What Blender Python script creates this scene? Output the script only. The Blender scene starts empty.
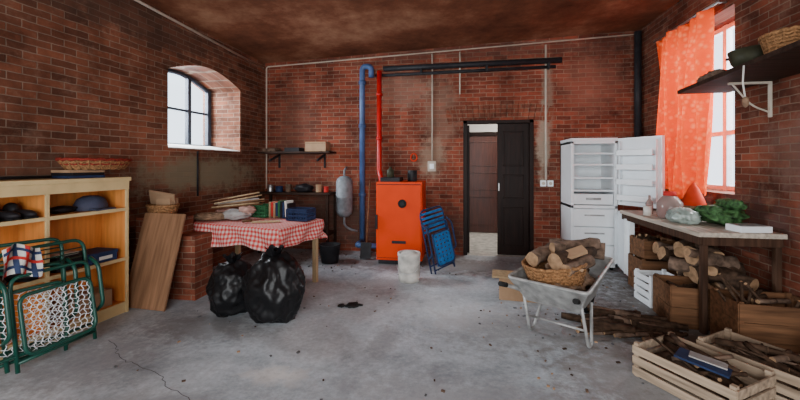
import bpy, bmesh, math, random
from mathutils import Vector, Matrix, noise, Euler
random.seed(7)
R=random.uniform
# ------------------------------------------------------------ materials
def newmat(name):
    m=bpy.data.materials.new(name); m.use_nodes=True
    nt=m.node_tree; b=nt.nodes['Principled BSDF']
    return m,nt,b
def N(nt,t,**k):
    n=nt.nodes.new(t)
    for a,v in k.items(): setattr(n,a,v)
    return n
def simple(name,col,rough=.6,metal=0,var=.25,scale=9,bump=0.0,stretch=(1,1,1),spec=None):
    m,nt,b=newmat(name)
    tc=N(nt,'ShaderNodeTexCoord'); mp=N(nt,'ShaderNodeMapping'); mp.inputs['Scale'].default_value=stretch
    nz=N(nt,'ShaderNodeTexNoise'); nz.inputs['Scale'].default_value=scale; nz.inputs['Detail'].default_value=5
    nt.links.new(tc.outputs['Object'],mp.inputs[0]); nt.links.new(mp.outputs[0],nz.inputs['Vector'])
    cr=N(nt,'ShaderNodeValToRGB')
    cr.color_ramp.elements[0].position=.3; cr.color_ramp.elements[1].position=.7
    cr.color_ramp.elements[0].color=(*[c*(1-var) for c in col],1)
    cr.color_ramp.elements[1].color=(*[min(1,c*(1+var*.6)) for c in col],1)
    nt.links.new(nz.outputs['Fac'],cr.inputs[0]); nt.links.new(cr.outputs[0],b.inputs['Base Color'])
    b.inputs['Roughness'].default_value=rough; b.inputs['Metallic'].default_value=metal
    b.inputs['Specular IOR Level'].default_value=spec if spec is not None else (.15 if rough>=.5 else .45)
    if bump:
        bp=N(nt,'ShaderNodeBump'); bp.inputs['Strength'].default_value=bump; bp.inputs['Distance'].default_value=.01
        nt.links.new(nz.outputs['Fac'],bp.inputs['Height']); nt.links.new(bp.outputs[0],b.inputs['Normal'])
    return m
def wood(name,col,rough=.6,var=.4,axis=0):
    s=[14,14,14]; s[axis]=1.2
    return simple(name,col,rough,0,var,2.2,.25,tuple(s))
def brick(name,patches,dark=1.0,hue=(1,1,1)):
    m,nt,b=newmat(name); L=nt.links.new
    tc=N(nt,'ShaderNodeTexCoord'); sp=N(nt,'ShaderNodeSeparateXYZ'); L(tc.outputs['Object'],sp.inputs[0])
    sn=N(nt,'ShaderNodeSeparateXYZ'); L(tc.outputs['Normal'],sn.inputs[0])
    ab=N(nt,'ShaderNodeMath',operation='ABSOLUTE'); L(sn.outputs[0],ab.inputs[0])
    gt=N(nt,'ShaderNodeMath',operation='GREATER_THAN'); L(ab.outputs[0],gt.inputs[0]); gt.inputs[1].default_value=.7
    mx=N(nt,'ShaderNodeMix',data_type='FLOAT'); L(gt.outputs[0],mx.inputs[0]); L(sp.outputs[0],mx.inputs[2]); L(sp.outputs[1],mx.inputs[3])
    cb=N(nt,'ShaderNodeCombineXYZ'); L(mx.outputs[0],cb.inputs[0]); L(sp.outputs[2],cb.inputs[1])
    nz=N(nt,'ShaderNodeTexNoise'); nz.inputs['Scale'].default_value=6; L(cb.outputs[0],nz.inputs['Vector'])
    sc=N(nt,'ShaderNodeVectorMath',operation='SCALE'); sc.inputs['Scale'].default_value=.018; L(nz.outputs['Color'],sc.inputs[0])
    ad=N(nt,'ShaderNodeVectorMath',operation='ADD'); L(cb.outputs[0],ad.inputs[0]); L(sc.outputs[0],ad.inputs[1])
    bt=N(nt,'ShaderNodeTexBrick'); L(ad.outputs[0],bt.inputs['Vector'])
    bt.inputs['Scale'].default_value=1; bt.inputs['Brick Width'].default_value=.205; bt.inputs['Row Height'].default_value=.063
    bt.inputs['Mortar Size'].default_value=.0055; bt.inputs['Mortar Smooth'].default_value=.5; bt.inputs['Bias'].default_value=-.1
    c1=(.235*dark*hue[0],.066*dark*hue[1],.036*dark*hue[2],1); c2=(.10*dark*hue[0],.033*dark*hue[1],.021*dark*hue[2],1)
    bt.inputs['Color1'].default_value=c1; bt.inputs['Color2'].default_value=c2; bt.inputs['Mortar'].default_value=(.23*dark,.15*dark,.105*dark,1)
    n2=N(nt,'ShaderNodeTexNoise'); n2.inputs['Scale'].default_value=1.1; n2.inputs['Detail'].default_value=8; n2.inputs['Roughness'].default_value=.68; L(cb.outputs[0],n2.inputs['Vector'])
    mr=N(nt,'ShaderNodeMapRange'); mr.inputs[1].default_value=.36; mr.inputs[2].default_value=.66; mr.inputs[3].default_value=.38; mr.inputs[4].default_value=1.45; L(n2.outputs[0],mr.inputs[0])
    mu=N(nt,'ShaderNodeVectorMath',operation='SCALE'); L(bt.outputs['Color'],mu.inputs[0]); L(mr.outputs[0],mu.inputs['Scale'])
    n3=N(nt,'ShaderNodeTexNoise'); n3.inputs['Scale'].default_value=4; n3.inputs['Detail'].default_value=9; n3.inputs['Roughness'].default_value=.75; L(cb.outputs[0],n3.inputs['Vector'])
    m3=N(nt,'ShaderNodeMapRange'); m3.inputs[1].default_value=.52; m3.inputs[2].default_value=.76; m3.inputs[4].default_value=.55; L(n3.outputs[0],m3.inputs[0])
    mi=N(nt,'ShaderNodeMix',data_type='RGBA'); L(m3.outputs[0],mi.inputs[0]); L(mu.outputs[0],mi.inputs[6]); mi.inputs[7].default_value=(.25,.15,.105,1)
    last=mi.outputs[2]
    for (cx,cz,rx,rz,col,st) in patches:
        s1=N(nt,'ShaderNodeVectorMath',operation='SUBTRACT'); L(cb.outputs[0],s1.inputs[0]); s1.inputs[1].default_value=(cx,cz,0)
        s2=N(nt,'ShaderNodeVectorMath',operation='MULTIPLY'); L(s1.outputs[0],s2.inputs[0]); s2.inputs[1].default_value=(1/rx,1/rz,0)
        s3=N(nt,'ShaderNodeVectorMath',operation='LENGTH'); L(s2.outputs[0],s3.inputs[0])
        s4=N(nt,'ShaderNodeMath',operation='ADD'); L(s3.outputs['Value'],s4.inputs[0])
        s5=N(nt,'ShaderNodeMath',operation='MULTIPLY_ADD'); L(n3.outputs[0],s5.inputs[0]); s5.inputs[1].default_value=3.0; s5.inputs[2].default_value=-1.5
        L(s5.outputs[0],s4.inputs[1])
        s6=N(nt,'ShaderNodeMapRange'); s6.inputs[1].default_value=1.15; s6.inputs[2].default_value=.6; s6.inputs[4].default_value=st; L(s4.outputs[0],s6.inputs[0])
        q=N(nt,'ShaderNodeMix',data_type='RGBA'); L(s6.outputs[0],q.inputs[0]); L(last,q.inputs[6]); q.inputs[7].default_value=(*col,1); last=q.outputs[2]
    L(last,b.inputs['Base Color']); b.inputs['Roughness'].default_value=.85; b.inputs['Specular IOR Level'].default_value=.12
    bp=N(nt,'ShaderNodeBump'); bp.invert=True; bp.inputs['Strength'].default_value=.6; bp.inputs['Distance'].default_value=.008
    L(bt.outputs['Fac'],bp.inputs['Height']); L(bp.outputs[0],b.inputs['Normal'])
    return m

M={}
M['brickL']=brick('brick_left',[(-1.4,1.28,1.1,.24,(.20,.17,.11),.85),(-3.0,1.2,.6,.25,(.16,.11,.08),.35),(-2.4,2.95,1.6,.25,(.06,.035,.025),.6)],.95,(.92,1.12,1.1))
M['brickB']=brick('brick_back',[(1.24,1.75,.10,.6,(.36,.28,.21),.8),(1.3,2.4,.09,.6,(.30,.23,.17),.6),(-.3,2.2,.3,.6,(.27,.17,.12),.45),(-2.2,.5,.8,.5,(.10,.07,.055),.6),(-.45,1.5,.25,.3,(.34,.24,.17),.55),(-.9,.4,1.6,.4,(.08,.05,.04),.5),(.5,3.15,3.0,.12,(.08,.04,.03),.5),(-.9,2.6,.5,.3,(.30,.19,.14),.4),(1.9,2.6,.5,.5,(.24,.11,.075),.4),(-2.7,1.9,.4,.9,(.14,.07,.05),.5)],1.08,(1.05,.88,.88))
M['brickR']=brick('brick_right',[(4.2,.9,1.0,.3,(.08,.05,.045),.6),(3.0,1.5,.6,.4,(.22,.14,.11),.4)],.8,(1,1,1))
M['brickP']=brick('brick_pier',[],1.1)
def floor_mat():
    m,nt,b=newmat('concrete_floor'); L=nt.links.new
    tc=N(nt,'ShaderNodeTexCoord')
    n1=N(nt,'ShaderNodeTexNoise'); n1.inputs['Scale'].default_value=.9; n1.inputs['Detail'].default_value=12; n1.inputs['Roughness'].default_value=.72; n1.inputs['Distortion'].default_value=.3
    L(tc.outputs['Object'],n1.inputs['Vector'])
    cr=N(nt,'ShaderNodeValToRGB'); e=cr.color_ramp.elements
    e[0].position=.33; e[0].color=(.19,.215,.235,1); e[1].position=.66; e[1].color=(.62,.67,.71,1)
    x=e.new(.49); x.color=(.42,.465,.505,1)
    L(n1.outputs[0],cr.inputs[0])
    n2=N(nt,'ShaderNodeTexNoise'); n2.inputs['Scale'].default_value=26; n2.inputs['Detail'].default_value=9; n2.inputs['Roughness'].default_value=.75; L(tc.outputs['Object'],n2.inputs['Vector'])
    mr=N(nt,'ShaderNodeMapRange'); mr.inputs[1].default_value=.32; mr.inputs[2].default_value=.68; mr.inputs[3].default_value=.74; mr.inputs[4].default_value=1.15; L(n2.outputs[0],mr.inputs[0])
    mu=N(nt,'ShaderNodeVectorMath',operation='SCALE'); L(cr.outputs[0],mu.inputs[0]); L(mr.outputs[0],mu.inputs['Scale'])
    last=mu.outputs[0]
    n3=N(nt,'ShaderNodeTexNoise'); n3.inputs['Scale'].default_value=9; n3.inputs['Detail'].default_value=9; n3.inputs['Roughness'].default_value=.75; L(tc.outputs['Object'],n3.inputs['Vector'])
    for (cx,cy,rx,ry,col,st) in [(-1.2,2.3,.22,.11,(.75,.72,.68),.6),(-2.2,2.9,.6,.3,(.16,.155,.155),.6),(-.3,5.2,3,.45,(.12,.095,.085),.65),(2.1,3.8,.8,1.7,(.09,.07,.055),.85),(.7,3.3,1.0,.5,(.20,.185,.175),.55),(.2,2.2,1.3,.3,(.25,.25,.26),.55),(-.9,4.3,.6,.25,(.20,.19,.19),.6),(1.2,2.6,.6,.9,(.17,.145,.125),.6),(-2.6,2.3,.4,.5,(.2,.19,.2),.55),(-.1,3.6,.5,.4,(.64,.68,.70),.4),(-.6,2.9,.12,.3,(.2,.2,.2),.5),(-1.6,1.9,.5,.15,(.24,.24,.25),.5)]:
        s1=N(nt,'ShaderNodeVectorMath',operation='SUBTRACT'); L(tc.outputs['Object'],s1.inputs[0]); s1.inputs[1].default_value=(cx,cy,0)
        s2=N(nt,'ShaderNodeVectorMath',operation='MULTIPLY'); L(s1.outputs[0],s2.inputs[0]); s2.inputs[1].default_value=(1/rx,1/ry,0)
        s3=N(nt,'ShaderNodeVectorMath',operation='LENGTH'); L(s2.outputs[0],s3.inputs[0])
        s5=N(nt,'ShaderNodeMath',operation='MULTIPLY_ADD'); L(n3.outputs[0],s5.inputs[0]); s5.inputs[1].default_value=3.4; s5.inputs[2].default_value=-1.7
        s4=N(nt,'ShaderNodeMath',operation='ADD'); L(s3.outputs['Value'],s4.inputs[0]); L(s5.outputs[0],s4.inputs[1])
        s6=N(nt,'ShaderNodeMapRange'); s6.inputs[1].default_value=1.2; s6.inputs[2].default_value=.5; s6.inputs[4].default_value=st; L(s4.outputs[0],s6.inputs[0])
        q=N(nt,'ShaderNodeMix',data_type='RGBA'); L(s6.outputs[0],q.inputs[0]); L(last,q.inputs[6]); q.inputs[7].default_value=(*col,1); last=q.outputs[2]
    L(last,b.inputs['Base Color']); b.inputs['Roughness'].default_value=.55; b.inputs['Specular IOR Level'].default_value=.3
    bp=N(nt,'ShaderNodeBump'); bp.inputs['Strength'].default_value=.25; bp.inputs['Distance'].default_value=.01
    L(n2.outputs[0],bp.inputs['Height']); L(bp.outputs[0],b.inputs['Normal'])
    return m
M['floor']=floor_mat()
def ceil_mat():
    m,nt,b=newmat('stained_ceiling'); L=nt.links.new
    tc=N(nt,'ShaderNodeTexCoord'); n1=N(nt,'ShaderNodeTexNoise'); n1.inputs['Scale'].default_value=.7; n1.inputs['Detail'].default_value=12; n1.inputs['Roughness'].default_value=.72
    L(tc.outputs['Object'],n1.inputs['Vector'])
    cr=N(nt,'ShaderNodeValToRGB'); e=cr.color_ramp.elements
    e[0].position=.34; e[0].color=(.055,.022,.013,1); e[1].position=.68; e[1].color=(.33,.17,.10,1)
    x=e.new(.52); x.color=(.17,.062,.032,1)
    L(n1.outputs[0],cr.inputs[0]); L(cr.outputs[0],b.inputs['Base Color']); b.inputs['Roughness'].default_value=.9; b.inputs['Specular IOR Level'].default_value=.1
    return m
M['ceil']=ceil_mat()
def gingham():
    m,nt,b=newmat('gingham_cloth'); L=nt.links.new
    uv=N(nt,'ShaderNodeUVMap'); sp=N(nt,'ShaderNodeSeparateXYZ'); L(uv.outputs[0],sp.inputs[0])
    o=[]
    for i in (0,1):
        a=N(nt,'ShaderNodeMath',operation='MULTIPLY'); a.inputs[1].default_value=22; L(sp.outputs[i],a.inputs[0])
        f=N(nt,'ShaderNodeMath',operation='FRACT'); L(a.outputs[0],f.inputs[0])
        g=N(nt,'ShaderNodeMath',operation='GREATER_THAN'); g.inputs[1].default_value=.5; L(f.outputs[0],g.inputs[0]); o.append(g)
    s=N(nt,'ShaderNodeMath',operation='ADD'); L(o[0].outputs[0],s.inputs[0]); L(o[1].outputs[0],s.inputs[1])
    cr=N(nt,'ShaderNodeValToRGB'); e=cr.color_ramp.elements; e[0].color=(.66,.52,.48,1); e[1].color=(.55,.04,.04,1)
    x=e.new(.5); x.color=(.60,.20,.18,1)
    h=N(nt,'ShaderNodeMath',operation='MULTIPLY'); h.inputs[1].default_value=.5; L(s.outputs[0],h.inputs[0]); L(h.outputs[0],cr.inputs[0])
    L(cr.outputs[0],b.inputs['Base Color']); b.inputs['Roughness'].default_value=.8; b.inputs['Specular IOR Level'].default_value=.1
    return m
M['gingham']=gingham()
def curtain_mat():
    m,nt,b=newmat('curtain_cloth'); L=nt.links.new
    tc=N(nt,'ShaderNodeTexCoord'); v=N(nt,'ShaderNodeTexVoronoi'); v.inputs['Scale'].default_value=17; L(tc.outputs['Object'],v.inputs['Vector'])
    cr=N(nt,'ShaderNodeValToRGB'); e=cr.color_ramp.elements; e[0].position=.12; e[0].color=(.75,.17,.06,1); e[1].position=.5; e[1].color=(.72,.07,.012,1)
    L(v.outputs['Distance'],cr.inputs[0])
    tr=N(nt,'ShaderNodeBsdfTranslucent'); L(cr.outputs[0],tr.inputs[0]); L(cr.outputs[0],b.inputs['Base Color']); b.inputs['Roughness'].default_value=.9; b.inputs['Specular IOR Level'].default_value=.03
    mx=N(nt,'ShaderNodeMixShader'); mx.inputs[0].default_value=.17; L(b.outputs[0],mx.inputs[1]); L(tr.outputs[0],mx.inputs[2])
    L(mx.outputs[0],nt.nodes['Material Output'].inputs[0]); return m
M['curtain']=curtain_mat()
def glass_mat(name,col=(1,1,1),f=.1):
    m,nt,b=newmat(name); L=nt.links.new
    tr=N(nt,'ShaderNodeBsdfTransparent'); tr.inputs[0].default_value=(*col,1); b.inputs['Roughness'].default_value=.08; b.inputs['Base Color'].default_value=(*col,1)
    mx=N(nt,'ShaderNodeMixShader'); mx.inputs[0].default_value=f; L(tr.outputs[0],mx.inputs[1]); L(b.outputs[0],mx.inputs[2])
    L(mx.outputs[0],nt.nodes['Material Output'].inputs[0]); return m
M['glass']=glass_mat('window_glass',(1,1,1),.05)
M['jar']=glass_mat('jar_glass',(.55,.42,.38),.4)
S=simple
M['pine']=wood('pine_orange',(.64,.235,.055),.5,.2,2)
M['cream']=S('cream_paint',(.60,.45,.23),.5,0,.12)
M['ply']=wood('plywood_brown',(.25,.13,.07),.6,.35,2)
M['woodd']=wood('dark_wood',(.016,.007,.005),.5,.5,2)
M['shelfd']=wood('shelf_dark_wood',(.035,.018,.012),.7,.5,0)
M['woodr']=wood('rough_wood',(.15,.072,.035),.7,.5,0)
M['woodg']=wood('weathered_crate_wood',(.36,.27,.19),.75,.5,0)
M['woodl']=wood('pale_wood',(.42,.30,.17),.6,.3,2)
M['bench']=wood('bench_top_wood',(.50,.43,.35),.6,.4,1)
M['benchleg']=wood('bench_leg_wood',(.06,.03,.018),.7,.5,2)
M['bark']=S('bark',(.06,.035,.022),.95,0,.6,25,.8)
M['bark2']=S('grey_bark',(.16,.105,.075),.95,0,.6,18,.9)
M['cutw']=S('cut_log_end',(.33,.20,.11),.8,0,.4,20)
M['white']=S('white_enamel',(.82,.85,.87),.3,0,.04)
M['whitein']=S('white_plastic',(.76,.81,.84),.4,0,.05)
M['plaster']=S('hall_plaster',(.75,.73,.70),.9,0,.1,3)
M['frame']=S('window_frame_paint',(.05,.06,.08),.5,0,.2)
M['wframe']=S('white_window_paint',(.60,.63,.67),.5,0,.1)
M['black']=S('bin_bag_plastic',(.006,.006,.007),.42,0,.2,spec=.3)
M['blackm']=S('black_rubber',(.015,.015,.015),.7,0,.3)
M['grime']=S('floor_grime',(.12,.12,.125),.9,0,.3)
M['blue']=S('blue_pipe_paint',(.055,.11,.26),.45,0,.25)
M['red']=S('red_pipe_paint',(.50,.008,.006),.4,0,.2)
M['dpipe']=S('dark_pipe',(.022,.022,.025),.5,0,.4)
M['boiler']=S('orange_enamel',(.72,.048,.002),.5,0,.08,4,spec=.12)
M['steel']=S('brushed_steel',(.5,.5,.5),.35,.9,.15)
M['galv']=S('galvanised_metal',(.38,.38,.37),.5,.35,.4,12)
M['tank']=S('grey_tank_paint',(.20,.22,.24),.5,.1,.3,14)
M['green']=S('green_tube_enamel',(.006,.065,.045),.35,0,.2)
M['lime']=S('green_plastic_crate',(.03,.12,.05),.5,0,.2)
M['bluep']=S('blue_webbing',(.015,.14,.38),.6,0,.3,20)
M['blued']=S('dark_blue_card',(.02,.035,.09),.6,0,.3)
M['wicker']=S('wicker',(.30,.15,.065),.8,0,.6,60,.8)
M['wickerr']=S('wicker_red',(.24,.03,.02),.7,0,.5,60,.6)
M['card']=S('cardboard',(.35,.22,.13),.85,0,.15)
M['conduit']=S('conduit_plastic',(.50,.43,.35),.5,0,.15)
M['concrete']=S('whitewashed_concrete',(.52,.50,.46),.9,0,.35,10,.5)
M['cloth']=S('grey_cloth',(.36,.34,.33),.9,0,.3,10,.5)
M['clothp']=S('pink_cloth',(.50,.30,.25),.9,0,.4,14,.5)
M['leather']=S('dark_leather',(.015,.013,.015),.5,0,.4)
M['pad']=S('grey_cap_cloth',(.05,.055,.09),.6,0,.3)
M['paper']=S('paper',(.62,.60,.55),.8,0,.15)
M['redc']=S('red_cloth',(.48,.03,.025),.8,0,.3)
M['orc']=S('orange_felt',(.55,.04,.012),.8,0,.2)
M['jute']=S('jute_sack',(.24,.15,.095),.95,0,.55,22,.9)
M['greenbag']=S('green_patterned_bag',(.05,.115,.04),.6,0,.9,26,.3)
M['clearbag']=S('milky_plastic',(.33,.39,.35),.3,0,.5,8,.3)
M['olive']=S('olive_enamel',(.05,.05,.03),.5,0,.4)

# ------------------------------------------------------------ mesh builder
class MB:
    def __init__(s): s.bm=bmesh.new(); s.mats=[]; s.uv=s.bm.loops.layers.uv.new('UVMap')
    def mi(s,k):
        m=M[k]
        if m not in s.mats: s.mats.append(m)
        return s.mats.index(m)
    def box(s,c,size,mat,rot=(0,0,0)):
        T=Matrix.Translation(c)@Euler(rot).to_matrix().to_4x4()@Matrix.Diagonal((*size,1))
        r=bmesh.ops.create_cube(s.bm,size=1,matrix=T); i=s.mi(mat)
        for f in {f for v in r['verts'] for f in v.link_faces}: f.material_index=i
        return s
    def bb(s,x0,x1,y0,y1,z0,z1,mat): return s.box(((x0+x1)/2,(y0+y1)/2,(z0+z1)/2),(abs(x1-x0),abs(y1-y0),abs(z1-z0)),mat)
    def face(s,vs,mat,smooth=False):
        f=s.bm.faces.new([s.bm.verts.new(v) for v in vs]); f.material_index=s.mi(mat); f.smooth=smooth; return f
    def prism(s,pts,z0,z1,mat):
        A=[s.bm.verts.new((p[0],p[1],z0)) for p in pts]; B=[s.bm.verts.new((p[0],p[1],z1)) for p in pts]; i=s.mi(mat); n=len(pts)
        fs=[s.bm.faces.new(A),s.bm.faces.new(B[::-1])]+[s.bm.faces.new((A[k],B[k],B[(k+1)%n],A[(k+1)%n])) for k in range(n)]
        for f in fs: f.material_index=i
    def surf(s,fn,nu,nv,mat,closeu=False,smooth=True,uvs=(1,1)):
        i=s.mi(mat); g=[[s.bm.verts.new(fn(u/nu,v/nv)) for v in range(nv+1)] for u in range(nu if closeu else nu+1)]
        n=len(g)
        for u in range(nu):
            for v in range(nv):
                f=s.bm.faces.new((g[u][v],g[(u+1)%n][v],g[(u+1)%n][v+1],g[u][v+1])); f.material_index=i; f.smooth=smooth
                for l,(a,b) in zip(f.loops,((u,v),(u+1,v),(u+1,v+1),(u,v+1))): l[s.uv].uv=(a/nu*uvs[0],b/nv*uvs[1])
        return g
    def tube(s,pts,r,mat,seg=8,closed=False,endmat=None):
        pts=[Vector(p) for p in pts]; n=len(pts); i=s.mi(mat); rs=r if isinstance(r,(list,tuple)) else [r]*n
        T=[]
        for k in range(n):
            a=pts[(k-1)%n] if (closed or k>0) else pts[k]; b=pts[(k+1)%n] if (closed or k<n-1) else pts[k]
            T.append((b-a).normalized())
        up=Vector((0,0,1)) if abs(T[0].z)<.9 else Vector((1,0,0))
        nrm=(up-T[0]*up.dot(T[0])).normalized(); rings=[]
        for k in range(n):
            nrm=(nrm-T[k]*nrm.dot(T[k])).normalized(); bi=T[k].cross(nrm)
            rings.append([s.bm.verts.new(pts[k]+(nrm*math.cos(2*math.pi*j/seg)+bi*math.sin(2*math.pi*j/seg))*rs[k]) for j in range(seg)])
        for k in range(n if closed else n-1):
            A=rings[k]; B=rings[(k+1)%n]
            for j in range(seg):
                f=s.bm.faces.new((A[j],A[(j+1)%seg],B[(j+1)%seg],B[j])); f.material_index=i; f.smooth=True
        if not closed:
            e=s.mi(endmat) if endmat else i
            f=s.bm.faces.new(rings[0][::-1]); f.material_index=e
            f=s.bm.faces.new(rings[-1]); f.material_index=e
        return s
    def cyl(s,a,b,r,mat,r1=None,seg=16,endmat=None): return s.tube([a,b],[r,r1 if r1 is not None else r],mat,seg,False,endmat)
    def log(s,a,b,r,mat='bark',seed=0):
        a=Vector(a); b=Vector(b); n=6; seg=12
        pts=[a.lerp(b,k/n)+noise.noise_vector(Vector((seed,k*.7,1)))*r*.3 for k in range(n+1)]
        v0=len(s.bm.verts); s.tube(pts,[r*(1+.2*noise.noise(Vector((seed*3.1,k*.9,4)))) for k in range(n+1)],mat,seg,False,'cutw')
        s.bm.verts.ensure_lookup_table(); nv=len(s.bm.verts)
        for k in range(v0,nv):
            v=s.bm.verts[k]; ring=(k-v0)//seg
            c=pts[ring]; d=v.co-c; j=(k-v0)%seg
            v.co=c+d*(1+.22*noise.noise(Vector((j*1.1+seed*5,seed*2.7,ring*.35))))
        return s
    def lathe(s,prof,mat,c=(0,0,0),seg=20,sx=1,sy=1):
        c=Vector(c); i=s.mi(mat)
        s.surf(lambda u,v:(c.x+sx*prof[round(v*(len(prof)-1))][0]*math.cos(2*math.pi*u),c.y+sy*prof[round(v*(len(prof)-1))][0]*math.sin(2*math.pi*u),c.z+prof[round(v*(len(prof)-1))][1]),seg,len(prof)-1,mat,True)
        return s
    def blob(s,c,rad,mat,amp=.1,freq=2,seed=0,sub=3,flat=None,ridge=False):
        r=bmesh.ops.create_icosphere(s.bm,subdivisions=sub,radius=1); i=s.mi(mat); c=Vector(c)
        for v in r['verts']:
            p=v.co.normalized(); q=p*freq+Vector((seed*7.3,seed,0))
            if ridge: d=amp*(.6-1.5*abs(noise.noise(q)))+amp*.36*(.6-2*abs(noise.noise(q*2.3)))+amp*.16*(.6-2*abs(noise.noise(q*4.7)))
            else: d=amp*noise.noise(q)+amp*.5*noise.noise(q*2.1)+amp*.25*noise.noise(q*4.3)
            w=p*(1+d); co=Vector((w.x*rad[0],w.y*rad[1],w.z*rad[2]))
            if flat is not None: co.z=max(co.z,flat)
            v.co=co+c
        for f in {f for v in r['verts'] for f in v.link_faces}: f.material_index=i; f.smooth=True
        return s
    def finish(s,name,loc=(0,0,0),rz=0,bevel=0,rot=None,fix=True):
        if fix: bmesh.ops.recalc_face_normals(s.bm,faces=s.bm.faces)
        me=bpy.data.meshes.new(name); s.bm.to_mesh(me); s.bm.free()
        for m in s.mats: me.materials.append(m)
        o=bpy.data.objects.new(name,me); bpy.context.scene.collection.objects.link(o)
        o.location=loc; o.rotation_euler=rot if rot else (0,0,rz)
        if bevel:
            b=o.modifiers.new('bevel','BEVEL'); b.width=bevel; b.segments=2; b.limit_method='ANGLE'
        return o
def fillet(pts,r,closed=False,n=5):
    P=[Vector(p) for p in pts]; out=[]; m=len(P)
    for k in range(m):
        if not closed and k in (0,m-1): out.append(P[k]); continue
        a=P[(k-1)%m]; b=P[k]; c=P[(k+1)%m]
        ra=min(r,(a-b).length*.48,(c-b).length*.48)
        p=b+(a-b).normalized()*ra; q=b+(c-b).normalized()*ra
        for j in range(n+1):
            t=j/n; out.append(p*(1-t)**2+b*2*t*(1-t)+q*t*t)
    return out
def cut(o,c):
    md=o.modifiers.new('b','BOOLEAN'); md.object=c; md.operation='DIFFERENCE'; md.solver='EXACT'
    dg=bpy.context.evaluated_depsgraph_get(); dg.update()
    me=bpy.data.meshes.new_from_object(o.evaluated_get(dg)); o.modifiers.clear(); o.data=me
    bpy.data.objects.remove(c)

# ------------------------------------------------------------ room shell
XR=2.57; YB=5.84; TH=-.0629; LC=(-3.27,YB,0)
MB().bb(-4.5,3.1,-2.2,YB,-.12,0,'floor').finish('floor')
MB().bb(-.8,2.4,YB,8.0,-.12,0,'concrete').finish('floor_hall')
b=MB()
def cf(u,v):
    zl=3.12*v+3.40*(1-v); zr=3.35
    return (-4.2+7.3*u,-2.2+8.1*v,zl*(1-(u-.12)/.8)+zr*(u-.12)/.8)
b.surf(cf,8,8,'ceil',smooth=False); b.surf(lambda u,v:Vector(cf(u,v))+Vector((0,0,.15)),8,8,'ceil',smooth=False); b.finish('ceiling',fix=False)
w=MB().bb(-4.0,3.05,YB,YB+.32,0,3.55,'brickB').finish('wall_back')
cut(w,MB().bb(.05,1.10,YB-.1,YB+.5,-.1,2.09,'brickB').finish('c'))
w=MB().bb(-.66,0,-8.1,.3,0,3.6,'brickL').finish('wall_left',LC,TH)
def archprism(y0,y1,z0,z1,rise,x0,x1,mat):
    m=MB(); pts=[(y0,z0),(y1,z0),(y1,z1)]
    for k in range(1,12): t=k/12; pts.append((y1+(y0-y1)*t,z1+rise*math.sin(math.pi*t)))
    pts.append((y0,z1)); n=len(pts)
    A=[m.bm.verts.new((x0,p[0],p[1])) for p in pts]; B=[m.bm.verts.new((x1,p[0],p[1])) for p in pts]
    i=m.mi(mat); m.bm.faces.new(A); m.bm.faces.new(B[::-1])
    for k in range(n): m.bm.faces.new((A[k],B[k],B[(k+1)%n],A[(k+1)%n]))
    return m
cut(w,archprism(-1.98,-.66,1.6,2.54,.17,-.9,.1,'brickL').finish('c',LC,TH))
w=MB().bb(XR,XR+.45,-2.2,YB+.1,0,3.55,'brickR').finish('wall_right')
cut(w,MB().bb(XR-.1,XR+.6,3.97,5.18,1.12,2.93,'brickR').finish('c'))
w=MB().bb(-4.2,3.05,-2.5,-2.2,0,3.6,'brickP').finish('wall_front')
cut(w,MB().bb(-2.6,2.0,-2.6,-2.1,-.1,2.9,'brickP').finish('c'))  # assumed opening behind the camera, added to let light in
MB().bb(-.9,-.8,YB+.32,8,0,2.7,'plaster').finish('wall_hall_left')
MB().bb(2.3,2.4,YB+.32,8,0,2.7,'plaster').finish('wall_hall_right')
MB().bb(-.9,2.4,7.9,8,0,2.7,'plaster').finish('wall_hall_back')
MB().bb(-.9,2.4,YB+.32,8,2.7,2.8,'plaster').finish('ceiling_hall')
# window left
b=MB(); x=-.54
b.bb(x-.03,x+.03,-1.98,-1.92,1.64,2.54,'frame'); b.bb(x-.03,x+.03,-.73,-.66,1.64,2.54,'frame'); b.bb(x-.03,x+.03,-1.12,-1.06,1.64,2.66,'frame')
b.bb(x-.03,x+.03,-1.98,-.66,1.6,1.70,'frame')
for y0,y1 in ((-1.92,-1.12),(-1.06,-.73)): b.bb(x-.01,x+.02,y0,y1,2.16,2.19,'frame')
pts=[(x,-.68+(-1.28)*t,2.52+.17*math.sin(math.pi*t)) for t in [k/12 for k in range(13)]]
b.tube(pts,.035,'frame',6)
b.bb(x-.004,x,-1.96,-.68,1.66,2.52,'glass')
b.finish('window_1',LC,TH,.004)
b=MB(); b.box((-.25,-1.32,1.635),(.50,1.30,.03),'concrete',(0,.15,0)); b.finish('trim_1',LC,TH)
# window right
b=MB(); x=XR+.32
for y in (4.0,4.57,5.15): b.bb(x-.03,x+.03,y-.03,y+.03,1.12,2.93,'wframe')
for z in (1.15,1.75,2.35,2.90): b.bb(x-.025,x+.025,4.0,5.15,z-.025,z+.025,'wframe')
b.bb(x-.004,x,4.0,5.15,1.14,2.9,'glass'); b.finish('window_2',bevel=.004)
# curtain
b=MB()
def cu(u,v):
    y=5.20-1.05*u+(.12*v*v*u)-.03*v; z=2.98-1.92*v+.05*math.sin(u*9)*v
    return (XR-.09+.050*math.sin(u*34+1.3*math.sin(v*3))*(.5+.5*v)+.03*math.sin(u*13+v*4),y,z)
b.surf(cu,120,30,'curtain'); b.cyl((XR-.09,5.26,2.99),(XR-.09,4.05,2.99),.012,'steel'); 
for y in (5.24,4.08): b.cyl((XR-.09,y,2.99),(XR,y,2.99),.008,'steel')
b.finish('curtain')
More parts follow.
